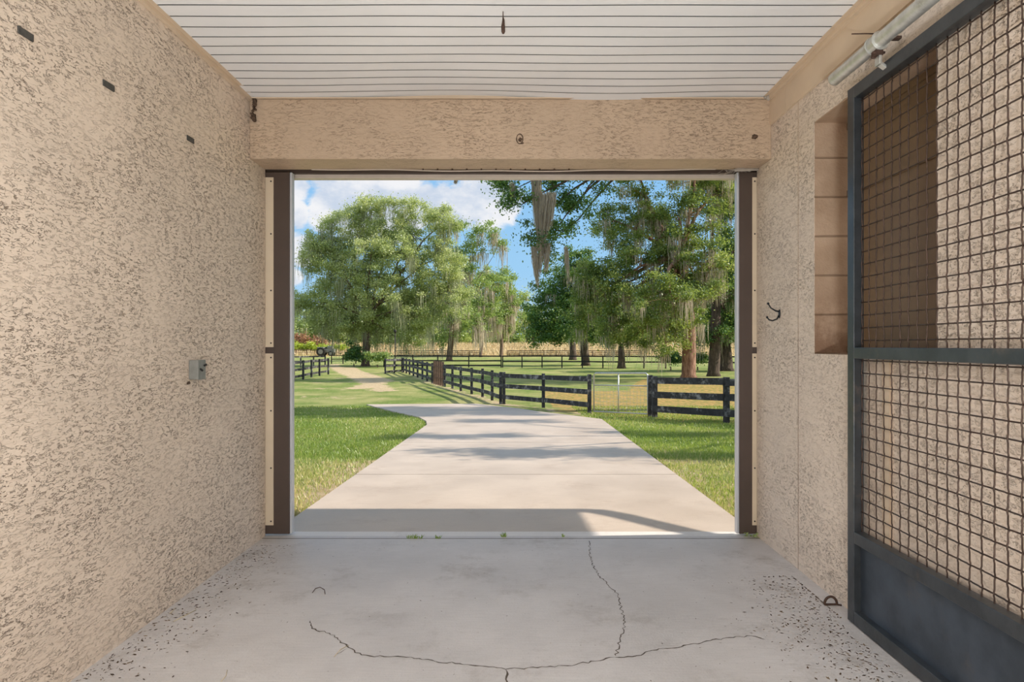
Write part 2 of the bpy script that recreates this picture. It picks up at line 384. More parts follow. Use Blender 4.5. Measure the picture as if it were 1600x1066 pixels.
door('sliding_door', -3.75, -1.724, -1.724, 'brown framed barn door with tan panels, slid open at the left jamb')
door('sliding_door', 1.636, 3.7, 1.636, 'brown framed barn door with tan panels, slid open at the right jamb')
tr = empty('door_track', (0, 4.86, 2.70), 'brown and pale metal door track running across top of the opening', 'door track')
MB().box(-3.8, 3.8, 4.80, 4.83, 2.724, 2.86).build('header', 'brown_metal', tr)
MB().box(-3.8, 3.8, 4.84, 4.90, 2.697, 2.84).build('flashing', 'flashing', tr, .003)
# sagging weather strip with screws under beam
ws = empty('weather_strip', (0, 4.69, 2.725), 'thin pale strip with a row of screws, sagging under the beam', 'strip')
pts = []
for i in range(41):
    x = XL+.35+i/40*3.0; pts.append((x, 4.705, 2.727-.012*math.sin(math.pi*i/40)**2-.003*math.sin(i*.6)))
b = MB()
for p, q in zip(pts, pts[1:]): b.bar(p, q, .012, .006)
b.build('strip', 'flashing', ws)
for k in range(11):
    x = -.72+k*.108; MB().blob((x, 4.69, 2.724), (.007, .006, .006), 6, 0).build('screw', 'rust', ws)

# ------------------------------------------------------------------ metal gate with woven mesh (hangs from the round rail)
gx0, gx1, gy0, gy1 = 1.69, 1.742, .90, 3.274; GT, GB = 2.737, .006
g = empty('stall_gate', (1.715, (gy0+gy1)/2, 0), 'black steel sliding stall gate with woven wire mesh and solid kick panel against right wall', 'gate')
for a, c in ((gy1-.062, gy1), (gy0, gy0+.062)): MB().box(gx0, gx1, a, c, GB, GT).build('stile', 'gate_paint', g, .003)
for nm, z0, z1 in (('top_rail', GT-.062, GT), ('middle_rail', 1.354, 1.410), ('lower_rail', .417, .477), ('bottom_rail', GB, .072)):
    MB().box(gx0, gx1, gy0+.062, gy1-.062, z0, z1).build(nm, 'gate_paint', g, .003)
MB().box(gx0+.036, gx0+.040, gy0+.062, gy1-.062, .072, .417).build('kick_panel', 'gate_sheet', g)
sp = .064; r = .0033
def mesh_part(z0, z1):
    b = MB(); ys = []; y = 3.215-.006
    while y > gy0+.06: ys.append(y); y -= sp
    zs = []; z = 1.378-sp*.5
    while z > z0: z -= sp
    z += sp
    z = z0+ .035
    while z < z1-.004: zs.append(z); z += sp
    cx = 1.731
    for i, y in enumerate(ys):
        pts = [(cx, y, z0)]
        for j, z in enumerate(zs):
            s_ = 1 if (i+j) % 2 else -1
            jx = random.uniform(-.0012, .0012)
            pts += [(cx, y, z-sp*.25), (cx+s_*.0026, y+jx, z-.006), (cx+s_*.0026, y+jx, z+.006), (cx, y, z+sp*.25)]
        pts.append((cx, y, z1)); b.tube(pts, r, 6, False)
    for j, z in enumerate(zs):
        pts = [(cx, gy1-.05, z)]
        for i, y in enumerate(ys):
            s_ = -1 if (i+j) % 2 else 1
            pts += [(cx, y+sp*.22, z), (cx+s_*.0026, y+.006, z), (cx+s_*.0026, y-.006, z), (cx, y-sp*.22, z)]
        pts.append((cx, gy0+.05, z)); b.tube(pts, r, 6, False)
    b.build('wire_mesh', 'wire', g)
mesh_part(1.410, GT-.062); mesh_part(.477, 1.354)
# hanger fixings on the gate top
for yy in (2.94, 1.3):
    h = MB(); h.box(1.655, 1.668, yy-.02, yy+.02, 2.72, 2.775).bar((1.662, yy, 2.73), (1.705, yy, 2.70), .03, .012)
    h.build('hanger', 'galv', g, .002)
rail = empty('sliding_rail', (1.66, 1.9, 2.82), 'round galvanised pipe rail above the stall gate on right wall', 'pipe rail')
MB().tube([(1.655, 3.34, 2.823), (1.655, 3.335, 2.823), (1.655, -.6, 2.823)], .033, 24).build('pipe', 'galv', rail)
for yy in (2.94, 1.3):
    h = MB(); h.tube([(1.655, yy-.028, 2.823), (1.655, yy+.028, 2.823)], .039, 20)
    h.tube([(1.655, yy+.025, 2.823), (1.655, yy+.034, 2.823)], .044, 20).tube([(1.655, yy-.034, 2.823), (1.655, yy-.025, 2.823)], .044, 20)
    h.build('clamp_ring', 'galv', rail, .001)
    h = MB(); h.box(1.64, 1.672, yy-.022, yy+.022, 2.76, 2.79).box(1.655, 1.762, yy-.014, yy+.014, 2.84, 2.852)
    h.tube([(1.63, yy-.01, 2.775), (1.685, yy-.01, 2.775)], .006, 8); h.tube([(1.635, yy+.012, 2.762), (1.68, yy+.012, 2.762)], .005, 8)
    h.build('clamp_bolt', 'rust', rail)
b = MB().tube([(1.60, 3.06, 2.925), (1.66, 3.055, 2.924), (1.765, 3.05, 2.92)], .003, 6)
tag(b.build('wire_stub', 'rust', None, origin=(1.755, 3.05, 2.92)), 'thin rusty wire sticking out of right wall above the pipe rail', 'wire')
# vertical tan board seen through lower mesh
struct(MB().box(XR-.014, XR, 3.0, 3.06, 0, 1.36).build('trim_6', 'smooth_board'))

# ------------------------------------------------------------------ small things on walls, ceiling, beam
hk = empty('coat_hook', (XR, 4.32, 1.64), 'small black double coat hook on the stucco wall beside the window', 'hook')
MB().blob((XR-.004, 4.30, 1.635), (.006, .013, .032), 8, 0).build('backplate', 'black_iron', hk)
MB().tube([(XR-.006, 4.30, 1.65), (XR-.03, 4.30, 1.655), (XR-.062, 4.30, 1.675), (XR-.078, 4.30, 1.70)], [.006, .0055, .005, .0045], 8).blob((XR-.08, 4.30, 1.704), .0085, 8, 0).build('upper_prong', 'black_iron', hk)
MB().tube([(XR-.006, 4.30, 1.625), (XR-.02, 4.30, 1.60), (XR-.05, 4.30, 1.588), (XR-.075, 4.30, 1.595), (XR-.085, 4.30, 1.608)], [.006, .0055, .005, .005, .0045], 8).blob((XR-.087, 4.30, 1.611), .008, 8, 0).build('lower_prong', 'black_iron', hk)
rg = MB()
c0 = Vector((1.695, 3.46, 0)); pts = []
for k in range(13):
    a = math.pi*k/12; pts.append((c0.x-.034*math.cos(a), c0.y, .0+.042*math.sin(a)+.006))
rg.tube(pts, .007, 8)
rg.tube([(c0.x-.034, c0.y, .006), (c0.x+.034, c0.y, .006)], .006, 8).tube([(c0.x+.03, c0.y, .006), (c0.x+.055, c0.y-.01, .005)], .005, 8)
tag(rg.build('tie_ring', 'rust', None, origin=(c0.x, c0.y, 0)), 'rusty half-round iron ring on the floor beside the gate', 'ring')
# electrical box, left wall
ex = empty('switch_box', (XL, 3.66, 1.30), 'grey metal electrical box with a switch cover on left wall', 'electrical box')
by0, by1 = 3.63, 3.71; bz0, bz1 = 1.225, 1.335
MB().box(XL, XL+.052, by0, by1, bz0, bz1).build('body', 'box_grey', ex, .003)
b = MB().box(XL+.052, XL+.057, by0-.002, by1+.002, bz0-.002, bz1+.002); b.build('cover', 'box_grey', ex, .001)
# cover facing +Y? the face toward the opening carries the two toggles
for q_ in (0, 1):
    tg = MB()
    (tg.tube([(XL+.057, 3.65, 1.285), (XL+.072, 3.645, 1.275)], .006, 8) if q_ else tg.tube([(XL+.057, 3.69, 1.302), (XL+.072, 3.695, 1.31)], .006, 8))
    tg.build('toggle', 'dark', ex)
st = MB().blob((XL+.004, 3.62, 1.205), (.003, .022, .008), 7, .35).build('mud_smear', 'mud', ex)
for (px, py, d, ln, lb) in ((39, 53, None, .052, 'nearest the camera'), (169, 134, None, .05, 'middle of the row'), (297, 218, None, .05, 'nearest the opening')):
    d = -XL*F/(PX-px); z = CH+(PY-py)/F*d
    w = {39: .075, 169: .078, 297: .073}[px]
    o = MB().box(XL-.001, XL+.006, d-w/2, d+w/2, z-.014, z+.014).build('wall_strap', 'strap', None, .001, origin=(XL, d, z))
    tag(o, 'small dark grey metal strap high on the left wall, '+lb, 'strap')
hb = empty('ceiling_bolt', (-.09, 3.30, ZC), 'rusty spike hanging from the white ceiling panels', 'bolt')
MB().tube([(-.09, 3.30, ZC+.01), (-.09, 3.30, 3.115)], .0025, 6).build('wire', 'rust', hb)
MB().tube([(-.09, 3.30, 3.13), (-.088, 3.30, 3.115), (-.09, 3.30, 3.08), (-.089, 3.30, 3.055), (-.089, 3.30, 3.045)], [.003, .006, .010, .010, .006], 8).build('spike', 'rust', hb)
b = MB()
for i in range(9): b.blob((XL+.03+random.uniform(-.012, .02), 4.43+random.uniform(-.012, .01), ZC-.03-i*.016), random.uniform(.008, .02), 7, .35)
tag(b.build('mud_nest', 'mud', None, origin=(XL+.03, 4.44, ZC-.08)), 'dark clumpy insect nest in the top left corner of the beam', 'nest')
b = MB().blob((XR-.035, 4.41, ZC-.02), (.016, .016, .022), 8, .15).blob((XR-.05, 4.425, ZC-.012), .013, 7, .2)
tag(b.build('paper_nest', 'white_web', None, origin=(XR-.035, 4.43, ZC-.02)), 'pale grey wasp nest in the top right corner of the beam', 'nest')
b = MB().blob(at(1179, 214, 4.45), (.022, .012, .018), 8, .25)
tag(b.build('mud_dauber_nest', 'mud', None, origin=at(1179, 214, 4.45)), 'small dark mud nest on the right end of the beam face', 'nest')
b = MB(); c = at(812, 217, 4.448)
b.tube([(c.x+.028*math.cos(a)*(.8), c.y, c.z+.034*math.sin(a)) for a in [k*math.pi/8 for k in range(17)]], [.0022+.0022*random.random() for k in range(17)], 6)
b.blob((c.x+.004, c.y+.001, c.z-.004), (.012, .004, .016), 8, .35).blob((c.x+.018, c.y+.001, c.z-.03), (.012, .003, .006), 7, .35)
tag(b.build('ring_scar', 'mud', None, origin=c), 'round mud scar at the middle of the beam face', 'mark')
for (px, py, w_) in ((1085, 124.5, .10), (610, 124.5, .08), (500, 155, .04)):
    pass
# cobweb threads at the right door top
b = MB(); r0 = random.Random(3)
for k in range(12):
    a = Vector((1.45+r0.uniform(0, .25), 4.70+r0.uniform(0, .02), 2.728)); q = a+Vector((r0.uniform(-.18, .06), 0, -r0.uniform(.0, .05)))
    b.tube([a, a.lerp(q, .5)+Vector((0, 0, -.015)), q+Vector((0, 0, .002))], .0012, 4, False)
b.blob((1.66, 4.69, 2.722), (.10, .02, .014), 9, .4)
tag(b.build('cobweb', 'white_web', None, origin=(1.6, 4.70, 2.728)), 'dusty cobweb clump at the top right corner of the door opening', 'cobweb')

# debris on floor
def litter(name, N, fn, size, mat, label, cat, zf=lambda x, y: 0.0):
    V = np.zeros((N, 4, 3)); tint = rng.random(N)
    for i in range(N):
        x, y = fn(); a = random.uniform(0, 6.28); L = size*random.uniform(.4, 1.6); w = L*random.uniform(.15, .5); z = zf(x, y)+.0012
        ca, sa = math.cos(a), math.sin(a); t_ = random.uniform(.0, .25)*L
        for k, (u, v, h) in enumerate(((-L, 0, 0), (0, -w, t_*.5), (L, 0, t_), (0, w, t_*.3))):
            V[i, k] = (x+u*ca-v*sa, y+u*sa+v*ca, z+h)
    o = quads(name, V, mat, None, tint); return tag(o, label, cat, None, 'stuff')
def nearL():
    y = random.uniform(2.3, 4.5); return XL+.02+abs(random.gauss(0, .16)), y
def nearR():
    y = random.uniform(2.2, 3.9); return min(1.67, 1.64-abs(random.gauss(0, .22))+(.1 if y > 3.3 else 0)), y
litter('leaf_litter', 750, nearL, .008, 'litter', 'dark dirt and leaf crumbs along the foot of left wall', 'debris')
litter('leaf_litter', 1100, nearR, .008, 'litter', 'dark leaf crumbs scattered on the floor beside the gate', 'debris')
litter('floor_crumbs', 260, lambda: (random.uniform(-1.8, 1.6), random.uniform(2.3, 4.6)), .0045, 'litter', 'tiny dark specks scattered over the middle of the concrete floor', 'debris')
def twig(pts, rad, mat, nm, label, cat='twig'):
    P_ = [Vector((*fl(x, y), rad+h)) for x, y, h in pts]
    tag(MB().tube(P_, rad, 6).build(nm, mat, None, origin=(P_[0].x, P_[0].y, 0)), label, cat)
twig([(488, 927, 0), (493, 922, .006), (500, 921, .01), (507, 924, .006), (508, 929, 0)], .0022, 'rust', 'curled_twig', 'small dark curled twig on the floor left of centre')
twig([(271, 972, 0), (285, 965, .001), (306, 954, 0)], .002, 'straw_m', 'straw', 'longer pale straw lying near the foot of left wall', 'straw') if False else None
M['straw_m'] = plain('straw_solid', s2l(206, 190, 158), .7, bump=0)
twig([(271, 972, 0), (285, 965, .001), (306, 954, 0)], .002, 'straw_m', 'straw', 'longer pale straw lying near the foot of left wall', 'straw')
twig([(265, 960, 0), (274, 951, 0)], .002, 'straw_m', 'straw', 'short pale straw lying close against the foot of left wall', 'straw')
twig([(345, 1066, 0), (353, 1058, .002), (355, 1048, 0)], .0016, 'straw_m', 'straw', 'pale straw on the floor at the bottom edge, left of centre', 'straw')
twig([(522, 1027, 0), (532, 1016, .002), (545, 1009, 0)], .0015, 'straw_m', 'straw', 'thin pale straw lying across the floor crack left of centre', 'straw')
# weeds growing in the joint at threshold
def weed(px, py, n, h, spread, label):
    d = 4.66 if py > 838 else 4.70; x0 = (px-PX)/F*d; V = []
    for i in range(n):
        a = random.uniform(0, 6.28); x = x0+random.uniform(-spread, spread); y = d+random.uniform(-.008, .008)
        L = h*random.uniform(.5, 1.1); w = .003; dx = math.cos(a)*L*.7; dy = math.sin(a)*L*.4
        V.append([(x-w, y, 0), (x+w, y, 0), (x+w*.8+dx*.5, y+dy*.5, L*.6), (x-w*.8+dx*.5, y+dy*.5, L*.6)])
        V.append([(x-w*.8+dx*.5, y+dy*.5, L*.6), (x+w*.8+dx*.5, y+dy*.5, L*.6), (x+w*.3+dx, y+dy, L*.9), (x-w*.2+dx, y+dy, L*.9)])
    V = np.array(V); o = quads('weed_tuft', V, 'blade', None, rng.random(len(V))*.5, origin=(x0, d, 0)); tag(o, label, 'weed')
weed(648, 840, 34, .035, .055, 'widest tuft of green weed in the threshold joint, farthest left')
weed(684, 840, 16, .028, .02, 'small green weed second from left in the threshold joint')
weed(787, 838, 16, .035, .015, 'small upright weed near the middle of the threshold joint')
weed(880, 838, 6, .03, .012, 'sparse pale grass sprig in the threshold joint right of centre')
V = []
for i in range(26):
    c = Vector((1.70+random.uniform(-.05, .05), 4.66+random.uniform(-.02, .03), .008+abs(random.gauss(0, .018)))); s_ = .011; a = random.uniform(0, 6.28)
    V.append([(c.x+s_*math.cos(a+q), c.y+s_*math.sin(a+q)*.6, c.z+.006*math.sin(q)) for q in (0, 1.57, 3.14, 4.71)])
tag(quads('clover_weed', np.array(V), 'leaf_mid', None, rng.random(26), origin=(1.70, 4.66, 0)), 'small round-leaved weed at the foot of the right door jamb', 'weed')

# ------------------------------------------------------------------ ground outside
def seg_dist(p, a, b):
    ax, ay = a; bx, by = b; px, py = p; dx, dy = bx-ax, by-ay
    t = max(0, min(1, ((px-ax)*dx+(py-ay)*dy)/(dx*dx+dy*dy))); return math.hypot(px-ax-t*dx, py-ay-t*dy)
G2 = lambda x, y: tuple(gp(x, y))[:2]
rutA = [G2(*p) for p in ((600, 610), (588, 601), (560, 590), (545, 584), (530, 578), (520, 570), (540, 566))]
rutB = [G2(*p) for p in ((560, 606), (600, 594), (575, 586), (556, 580), (545, 574))]
drv = [(-1.95, 4.84), (-1.90, 5.25), G2(667, 664), G2(666, 658), G2(655, 652), G2(573, 632), G2(745, 631), G2(800, 637), G2(940, 655), (1.80, 5.2), (1.80, 4.84)]
def inpoly(x, y, P_):
    c = False; j = len(P_)-1
    for i in range(len(P_)):
        if (P_[i][1] > y) != (P_[j][1] > y) and x < (P_[j][0]-P_[i][0])*(y-P_[i][1])/(P_[j][1]-P_[i][1])+P_[i][0]: c = not c
        j = i
    return c
ys_ = [-30, -15, -5, 0, 4.6, 4.83]; d = 4.845
while d < 420: ys_.append(d); d *= 1.022 if d < 120 else 1.06
xn = np.sinh(np.linspace(-3.2, 3.2, 190)); xn = xn/xn.max()
vs = []; fs = []; dirt = []; strw = []; fld = []
fencepts = [(G2(630, 578)), G2(675, 599), G2(787, 631), G2(921, 646), G2(1018, 651), G2(1160, 663)]
for y in ys_:
    half = 34+max(0, y)*.9
    for u in xn:
        x = u*half; z = ground_z(x, y)
        if y > 30: z += .05*math.sin(x*.11+1)*math.cos(y*.07)*min(1, (y-30)/20)
        if y >= 4.84: z -= .028
        if y < 4.8: z = -.12
        vs.append((x, y, z)); dv = 0
        if 20 < y < 42: dv = max(dv, .42*math.exp(-((x+.30*y)/5)**2)*(.55+.45*math.sin(y*1.3+x*.15)))
        if 5 < y < 75:
            if y > 26:
                for R in (rutA, rutB):
                    for a, c in zip(R, R[1:]): dv = max(dv, 1.0-seg_dist((x, y), a, c)/1.15)
            for a, c in zip(fencepts, fencepts[1:]): dv = max(dv, .62-seg_dist((x, y), a, c)/1.6)
            for a, c in zip(drv[1:], drv[2:]):
                dd = seg_dist((x, y), a, c); dv = max(dv, (.85 if y < 9 else .35)-dd/(1.7 if y < 9 else .7))
        dirt.append(max(0, dv))
        s_ = 0
        if 15 < y < 60 and x > 1:
            s_ = max(0, .95-max(0, math.hypot((x-9)/8.5, (y-27)/13)-.8)*1.8)
            if x < .25*y-2.4 and y > 30: s_ *= .3
        strw.append(s_); fld.append(min(1, max(0, (y-112)/12)))
nx = len(xn)
for i in range(len(ys_)-1):
    for j in range(nx-1): fs.append((i*nx+j, i*nx+j+1, (i+1)*nx+j+1, (i+1)*nx+j))
gr = struct(MB().add(vs, fs, True).build('ground', 'lawn'))
for nm, arr in (('dirt', dirt), ('straw', strw), ('field', fld)):
    a = gr.data.attributes.new(nm, 'FLOAT', 'POINT'); a.data.foreach_set('value', np.array(arr, np.float32))

# driveway slabs, each a panel cut at the joints
joints = [4.84, 7.55, 10.9, 14.2, 17.5, 20.7, 40]
def clip(P_, y0, y1):
    def half(Q, f, yv):
        out = []
        for i in range(len(Q)):
            a, c = Q[i], Q[(i+1) % len(Q)]; ia, ic = f(a[1]), f(c[1])
            if ia: out.append(a)
            if ia != ic: t = (yv-a[1])/(c[1]-a[1]); out.append((a[0]+t*(c[0]-a[0]), yv))
        return out
    return half(half(P_, lambda v: v >= y0, y0), lambda v: v <= y1, y1)
def slab_mesh(b, y0, y1):
    # subdivide along y so the slab follows the slope
    n = max(1, int((y1-y0)/.6)) if y0 > 16 else 1
    for k in range(n):
        a = y0+(y1-y0)*k/n; c = y0+(y1-y0)*(k+1)/n; Q = clip(drv, a, c)
        if len(Q) < 3: continue
        m = len(Q); top = [(x, y, ground_z(x, y)+.003) for x, y in Q]; bot = [(x, y, ground_z(x, y)-.12) for x, y in Q]
        area = sum(Q[i][0]*Q[(i+1) % m][1]-Q[(i+1) % m][0]*Q[i][1] for i in range(m))
        o = list(range(m)); o = o if area > 0 else o[::-1]
        b.add(top+bot, [tuple(o), tuple(i+m for i in o[::-1])]+[(o[i], o[i]+m, o[(i+1) % m]+m, o[(i+1) % m]) for i in range(m)])
dw = MB(); ends = [j for j in joints if j < 22]+[min(40, max(p[1] for p in drv)+.01)]
for a, c in zip(ends, ends[1:]): slab_mesh(dw, a+(.0 if a < 5 else .008), c-.008)
drive = struct(dw.build('driveway', 'drive'))
jb = MB()
for j in ends[1:-1]:
    Q = clip(drv, j-.009, j+.009); m = len(Q)
    if m < 3: continue
    area = sum(Q[i][0]*Q[(i+1) % m][1]-Q[(i+1) % m][0]*Q[i][1] for i in range(m)); o = list(range(m)); o = o if area > 0 else o[::-1]
    jb.add([(x, y, ground_z(x, y)-.008) for x, y in Q], [tuple(o)])
jb.build('joint', 'crack', drive)
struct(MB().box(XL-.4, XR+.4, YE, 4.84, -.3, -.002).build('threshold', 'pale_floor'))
struct(MB().box(XL, XR, YE-.065, YE-.057, -.0, .0008).build('threshold_joint', 'crack'))
# lawn blades near barn
def blades(N, side):
    out = []
    while len(out) < N:
        y = 5.0+17*random.random()**1.7
        if side < 0: x = random.uniform(-.66*y-.3, -1.85)
        else: x = random.uniform(1.75, .55*y+.4)
        if inpoly(x, y, drv): continue
        dd = min(seg_dist((x, y), a, c) for a, c in zip(drv[1:-1], drv[2:-1]))
        if dd < .03: continue
        pat = math.sin(x*3.1+y*1.7)*math.sin(y*2.3-x*1.1)
        if dd < 1.3 and y < 9 and random.random() < .62-.35*dd+.3*pat: continue
        out.append((x, y, dd))
    V = np.zeros((N, 4, 3)); tint = np.zeros(N)
    for i, (x, y, dd) in enumerate(out):
        a = random.uniform(0, 6.28); L = random.uniform(.025, .06); w = .0022+.0004*y; la = random.uniform(0, 6.28); ln = random.uniform(.1, .8)*L
        z = ground_z(x, y)-.030; ca, sa = math.cos(a)*w, math.sin(a)*w; lx, ly = math.cos(la)*ln, math.sin(la)*ln
        V[i] = ((x-ca, y-sa, z), (x+ca, y+sa, z), (x+lx*.6+ca*.7, y+ly*.6+sa*.7, z+L*.7), (x+lx, y+ly, z+L))
        tint[i] = min(1, max(0, random.gauss(.42, .2)+(.34 if dd < 1.3 and y < 9 else 0)+.15*math.sin(x*2+y)))
    return V, tint
for s_, lb in ((-1, 'short green lawn grass left of the driveway'), (1, 'short green lawn grass right of the driveway')):
    V, tn = blades(85000, s_); tag(quads('lawn_grass', V, 'blade', None, tn), lb, 'grass', None, 'stuff')

# ------------------------------------------------------------------ trees
def leaves(clumps, n_each, s, flat=.65, up=.3):
    """clumps: (c, r) -> leaf quads"""
    cs = np.array([c for c, r in clumps]); rs = np.array([r for c, r in clumps]); K = len(cs)
    idx = rng.choice(K, n_each*K, p=(rs**2)/np.sum(rs**2)); N = len(idx)
    g = rng.normal(size=(N, 3)); g /= np.linalg.norm(g, axis=1)[:, None]
    rad = np.where(rng.random(N) < .72, rng.random(N)**.55, rng.random(N)*1.9)
    p = cs[idx]+g*rad[:, None]*rs[idx][:, None]*np.array([1, 1, flat])
    nrm = rng.normal(size=(N, 3)); nrm[:, 2] += up*2; nrm /= np.linalg.norm(nrm, axis=1)[:, None]
    t = np.cross(nrm, rng.normal(size=(N, 3))); t /= np.linalg.norm(t, axis=1)[:, None]; bt = np.cross(nrm, t)
    L = s*(.6+.8*rng.random(N))[:, None]; W = L*.56
    V = np.stack([p-t*L*.5, p-bt*W*.5+t*L*.05, p+t*L*.5, p+bt*W*.5+t*L*.05], 1)
    ct = rng.random(K); tint = np.clip(.5*ct[idx]+.5*rng.random(N), 0, 1)
    return V, tint
def moss_strands(spots, n, L0, w, spread):
    V = []
    for (c, k) in spots:
        for i in range(int(n*k)):
            x = c[0]+random.gauss(0, spread); y = c[1]+random.gauss(0, spread); z = c[2]+random.uniform(-.3, .1)*L0*.3
            L = L0*k*random.random()**.8*1.15+.1; a = random.uniform(0, 3.14); ww = w*random.uniform(.5, 1.2); m = 4
            P_ = []
            for j in range(m+1):
                x += random.gauss(0, .09*L/m); y += random.gauss(0, .09*L/m)
                f_ = ww*(.5 if j == 0 else (1-(j-1)/m)); P_.append(((x-math.cos(a)*f_, y-math.sin(a)*f_, z-L*j/m), (x+math.cos(a)*f_, y+math.sin(a)*f_, z-L*j/m)))
            for j in range(m): V.append([P_[j][0], P_[j][1], P_[j+1][1], P_[j+1][0]])
    return np.array(V)
def branch_curve(a, b, bend, n=5):
    a = Vector(a); b = Vector(b); out = []
    off = Vector((random.uniform(-1, 1), random.uniform(-1, 1), random.uniform(-.1, 1)))*bend*(b-a).length
    for i in range(n+1):
        t = i/n; out.append(a.lerp(b, t)+off*(4*t*(1-t))*.5+Vector((random.uniform(-1, 1), random.uniform(-1, 1), random.uniform(-1, 1)))*.02*(b-a).length*(1 if 0 < i < n else 0))
    return out
def tree(name, label, base, D, blobs, tr, leafmat_, barkm, s, dens, clump_r, trunk_top=None, moss=0, mossL=1.5, mossmat='moss', group=None, limbs=True, trunk_path=None, cat='tree', fork=.35, perclump=None, depth=.9, mossw=.03, twigs=.5):
    """blobs: photo-space ellipses turned into 3D ellipsoids round the tree's own axis"""
    base = Vector(base); e = empty(name, base, label, cat, group); sc = D/F
    B3 = []
    for bl in blobs:
        bx, by, rx, ry = bl[:4]; dy = bl[4] if len(bl) > 4 else random.uniform(-.35, .35)*rx*sc
        c = at(bx, by, D+dy); B3.append((c, (rx*sc, rx*sc*depth, ry*sc)))
    clumps = []; tips = []
    for c, R in B3:
        area = math.pi*R[0]*R[2]; m = max(3, int(dens*area/(clump_r**2)))
        for i in range(m):
            g = Vector((random.gauss(0, 1), random.gauss(0, 1), random.gauss(0, 1))).normalized(); q = random.random()**.42
            p = Vector((c.x+g.x*R[0]*q, c.y+g.y*R[1]*q, c.z+g.z*R[2]*q))
            if p.z < base.z+.8: p.z = base.z+.8+random.random()*.5
            clumps.append((tuple(p), clump_r*random.uniform(.6, 1.25)))
    N = perclump or max(20, int(clump_r*clump_r*13.0/(s*s)))
    # wood
    w = MB()
    if trunk_path is None:
        zt = base.z+(max(c.z for c, _ in B3)-base.z)*fork
        cx = sum(c.x for c, _ in B3)/len(B3)
        top = Vector((base.x*.8+cx*.2, D, zt)); trunk_path = [base+Vector((0, 0, -.15)), base+Vector((0, 0, .25)), base.lerp(top, .35)+Vector((.04, 0, 0))*tr*10*.2, top]
        rads = [tr*1.45, tr*1.08, tr, tr*.82]
    else:
        trunk_path = [Vector(p) for p in trunk_path]; top = trunk_path[-1]; k = len(trunk_path); rads = [tr*1.4]+[tr*(1-.25*i/k) for i in range(1, k)]
    w.tube(trunk_path, rads, 14); nodes = []
    for c, R in B3:
        mid = branch_curve(top, c, .22, 6); r0 = tr*.36*max(.3, min(1, R[0]*R[2]/(clump_r*clump_r*6)))
        w.tube(mid, [r0*(1-.75*i/6) for i in range(7)], 8, False); nodes += [(m, r0*(1-.75*i/6)) for i, m in enumerate(mid)]
    for (p, r_) in clumps:
        if random.random() > twigs: continue
        pv = Vector(p); nd = min(nodes, key=lambda q: (q[0]-pv).length+(.6 if q[0].z > pv.z else 0)); rr = max(.012, min(nd[1]*.5, tr*.16))
        w.tube(branch_curve(nd[0], pv, .2, 4), [rr*(1-.8*i/4) for i in range(5)], 5, False)
    w.build('trunk', barkm, e)
    V, tn = leaves(clumps, N, s); quads('foliage', V, leafmat_, e, tn)
    if moss:
        cl = [c for c in clumps if random.random() < moss]
        sp_ = [((c[0][0], c[0][1], c[0][2]-c[1]*.3), random.uniform(.4, 1.1)) for c in cl]
        if sp_:
            V = moss_strands(sp_, 40, mossL, mossw, clump_r*.38); quads('hanging_moss', V, mossmat, e, np.repeat(rng.random(len(V)//4), 4))['kind'] = 'stuff'
    return e, clumps

T = []
b1 = gp(571, 572); T.append(tree('oak_tree', 'large pale green oak with drooping crown beside the dirt track at left', b1, b1.y,
  [(560, 352, 48, 36), (630, 345, 52, 36), (692, 345, 32, 32), (515, 372, 38, 34), (600, 400, 75, 45), (680, 405, 50, 48), (535, 430, 52, 45), (492, 400, 24, 30), (620, 465, 75, 42), (700, 455, 38, 45), (560, 490, 62, 38), (650, 500, 45, 40), (500, 475, 34, 38), (610, 520, 50, 20), (540, 510, 40, 22), (580, 320, 30, 18), (470, 465, 14, 26)],
  .40, 'leaf_pale', 'bark', .18, 1.15, .8, moss=.33, mossL=2.6, mossmat='moss_green', fork=.3, mossw=.022)[0])
b2 = gp(702, 563); tree('oak_tree', 'tall open oak with grey moss and a crooked top right of the large pale oak', b2, b2.y,
  [(722, 358, 20, 18), (760, 355, 22, 18), (778, 380, 18, 18), (745, 392, 24, 16), (715, 405, 26, 25), (735, 440, 32, 26), (700, 470, 34, 36), (725, 500, 34, 30), (680, 520, 22, 22)],
  .40, 'leaf_mid', 'bark', .27, .8, .95, moss=.4, mossL=3.2, mossmat='moss', fork=.35, mossw=.05)
b3 = gp(751, 558); tree('oak_tree', 'bright green mossy oak with slim trunk in the far paddock, left of pair', b3, b3.y,
  [(760, 440, 26, 24), (745, 480, 26, 28), (768, 500, 24, 24), (775, 455, 22, 26)], .27, 'leaf_mid', 'bark', .3, .95, 1.1, moss=.35, mossL=3.5, fork=.35, mossw=.06)
b4 = gp(783, 557.5); tree('oak_tree', 'mossy oak with a bare slim trunk in the far paddock, right of pair', b4, b4.y,
  [(788, 445, 20, 26), (798, 475, 15, 30), (780, 500, 20, 22), (800, 510, 13, 16)], .32, 'leaf_mid', 'bark', .3, .9, 1.1, moss=.4, mossL=3.5, fork=.4, mossw=.06)
b5 = gp(915, 571); tree('oak_tree', 'dark green dense oak in the middle paddock with low branches', b5, b5.y,
  [(868, 455, 42, 40), (845, 500, 34, 34), (900, 430, 40, 36), (930, 490, 38, 46), (885, 505, 48, 30), (905, 405, 26, 22), (850, 530, 25, 12), (935, 525, 34, 18)],
  .42, 'leaf_deep', 'bark_dark', .22, 1.15, .85, moss=.06, mossL=1.5, fork=.35)
b5b = gp(895, 563); tree('oak_tree', 'dark oak with thin trunk standing just behind the dense dark oak', b5b, b5b.y,
  [(885, 495, 34, 34), (905, 520, 30, 20)], .5, 'leaf_deep', 'bark_dark', .28, .9, 1.1, fork=.4)
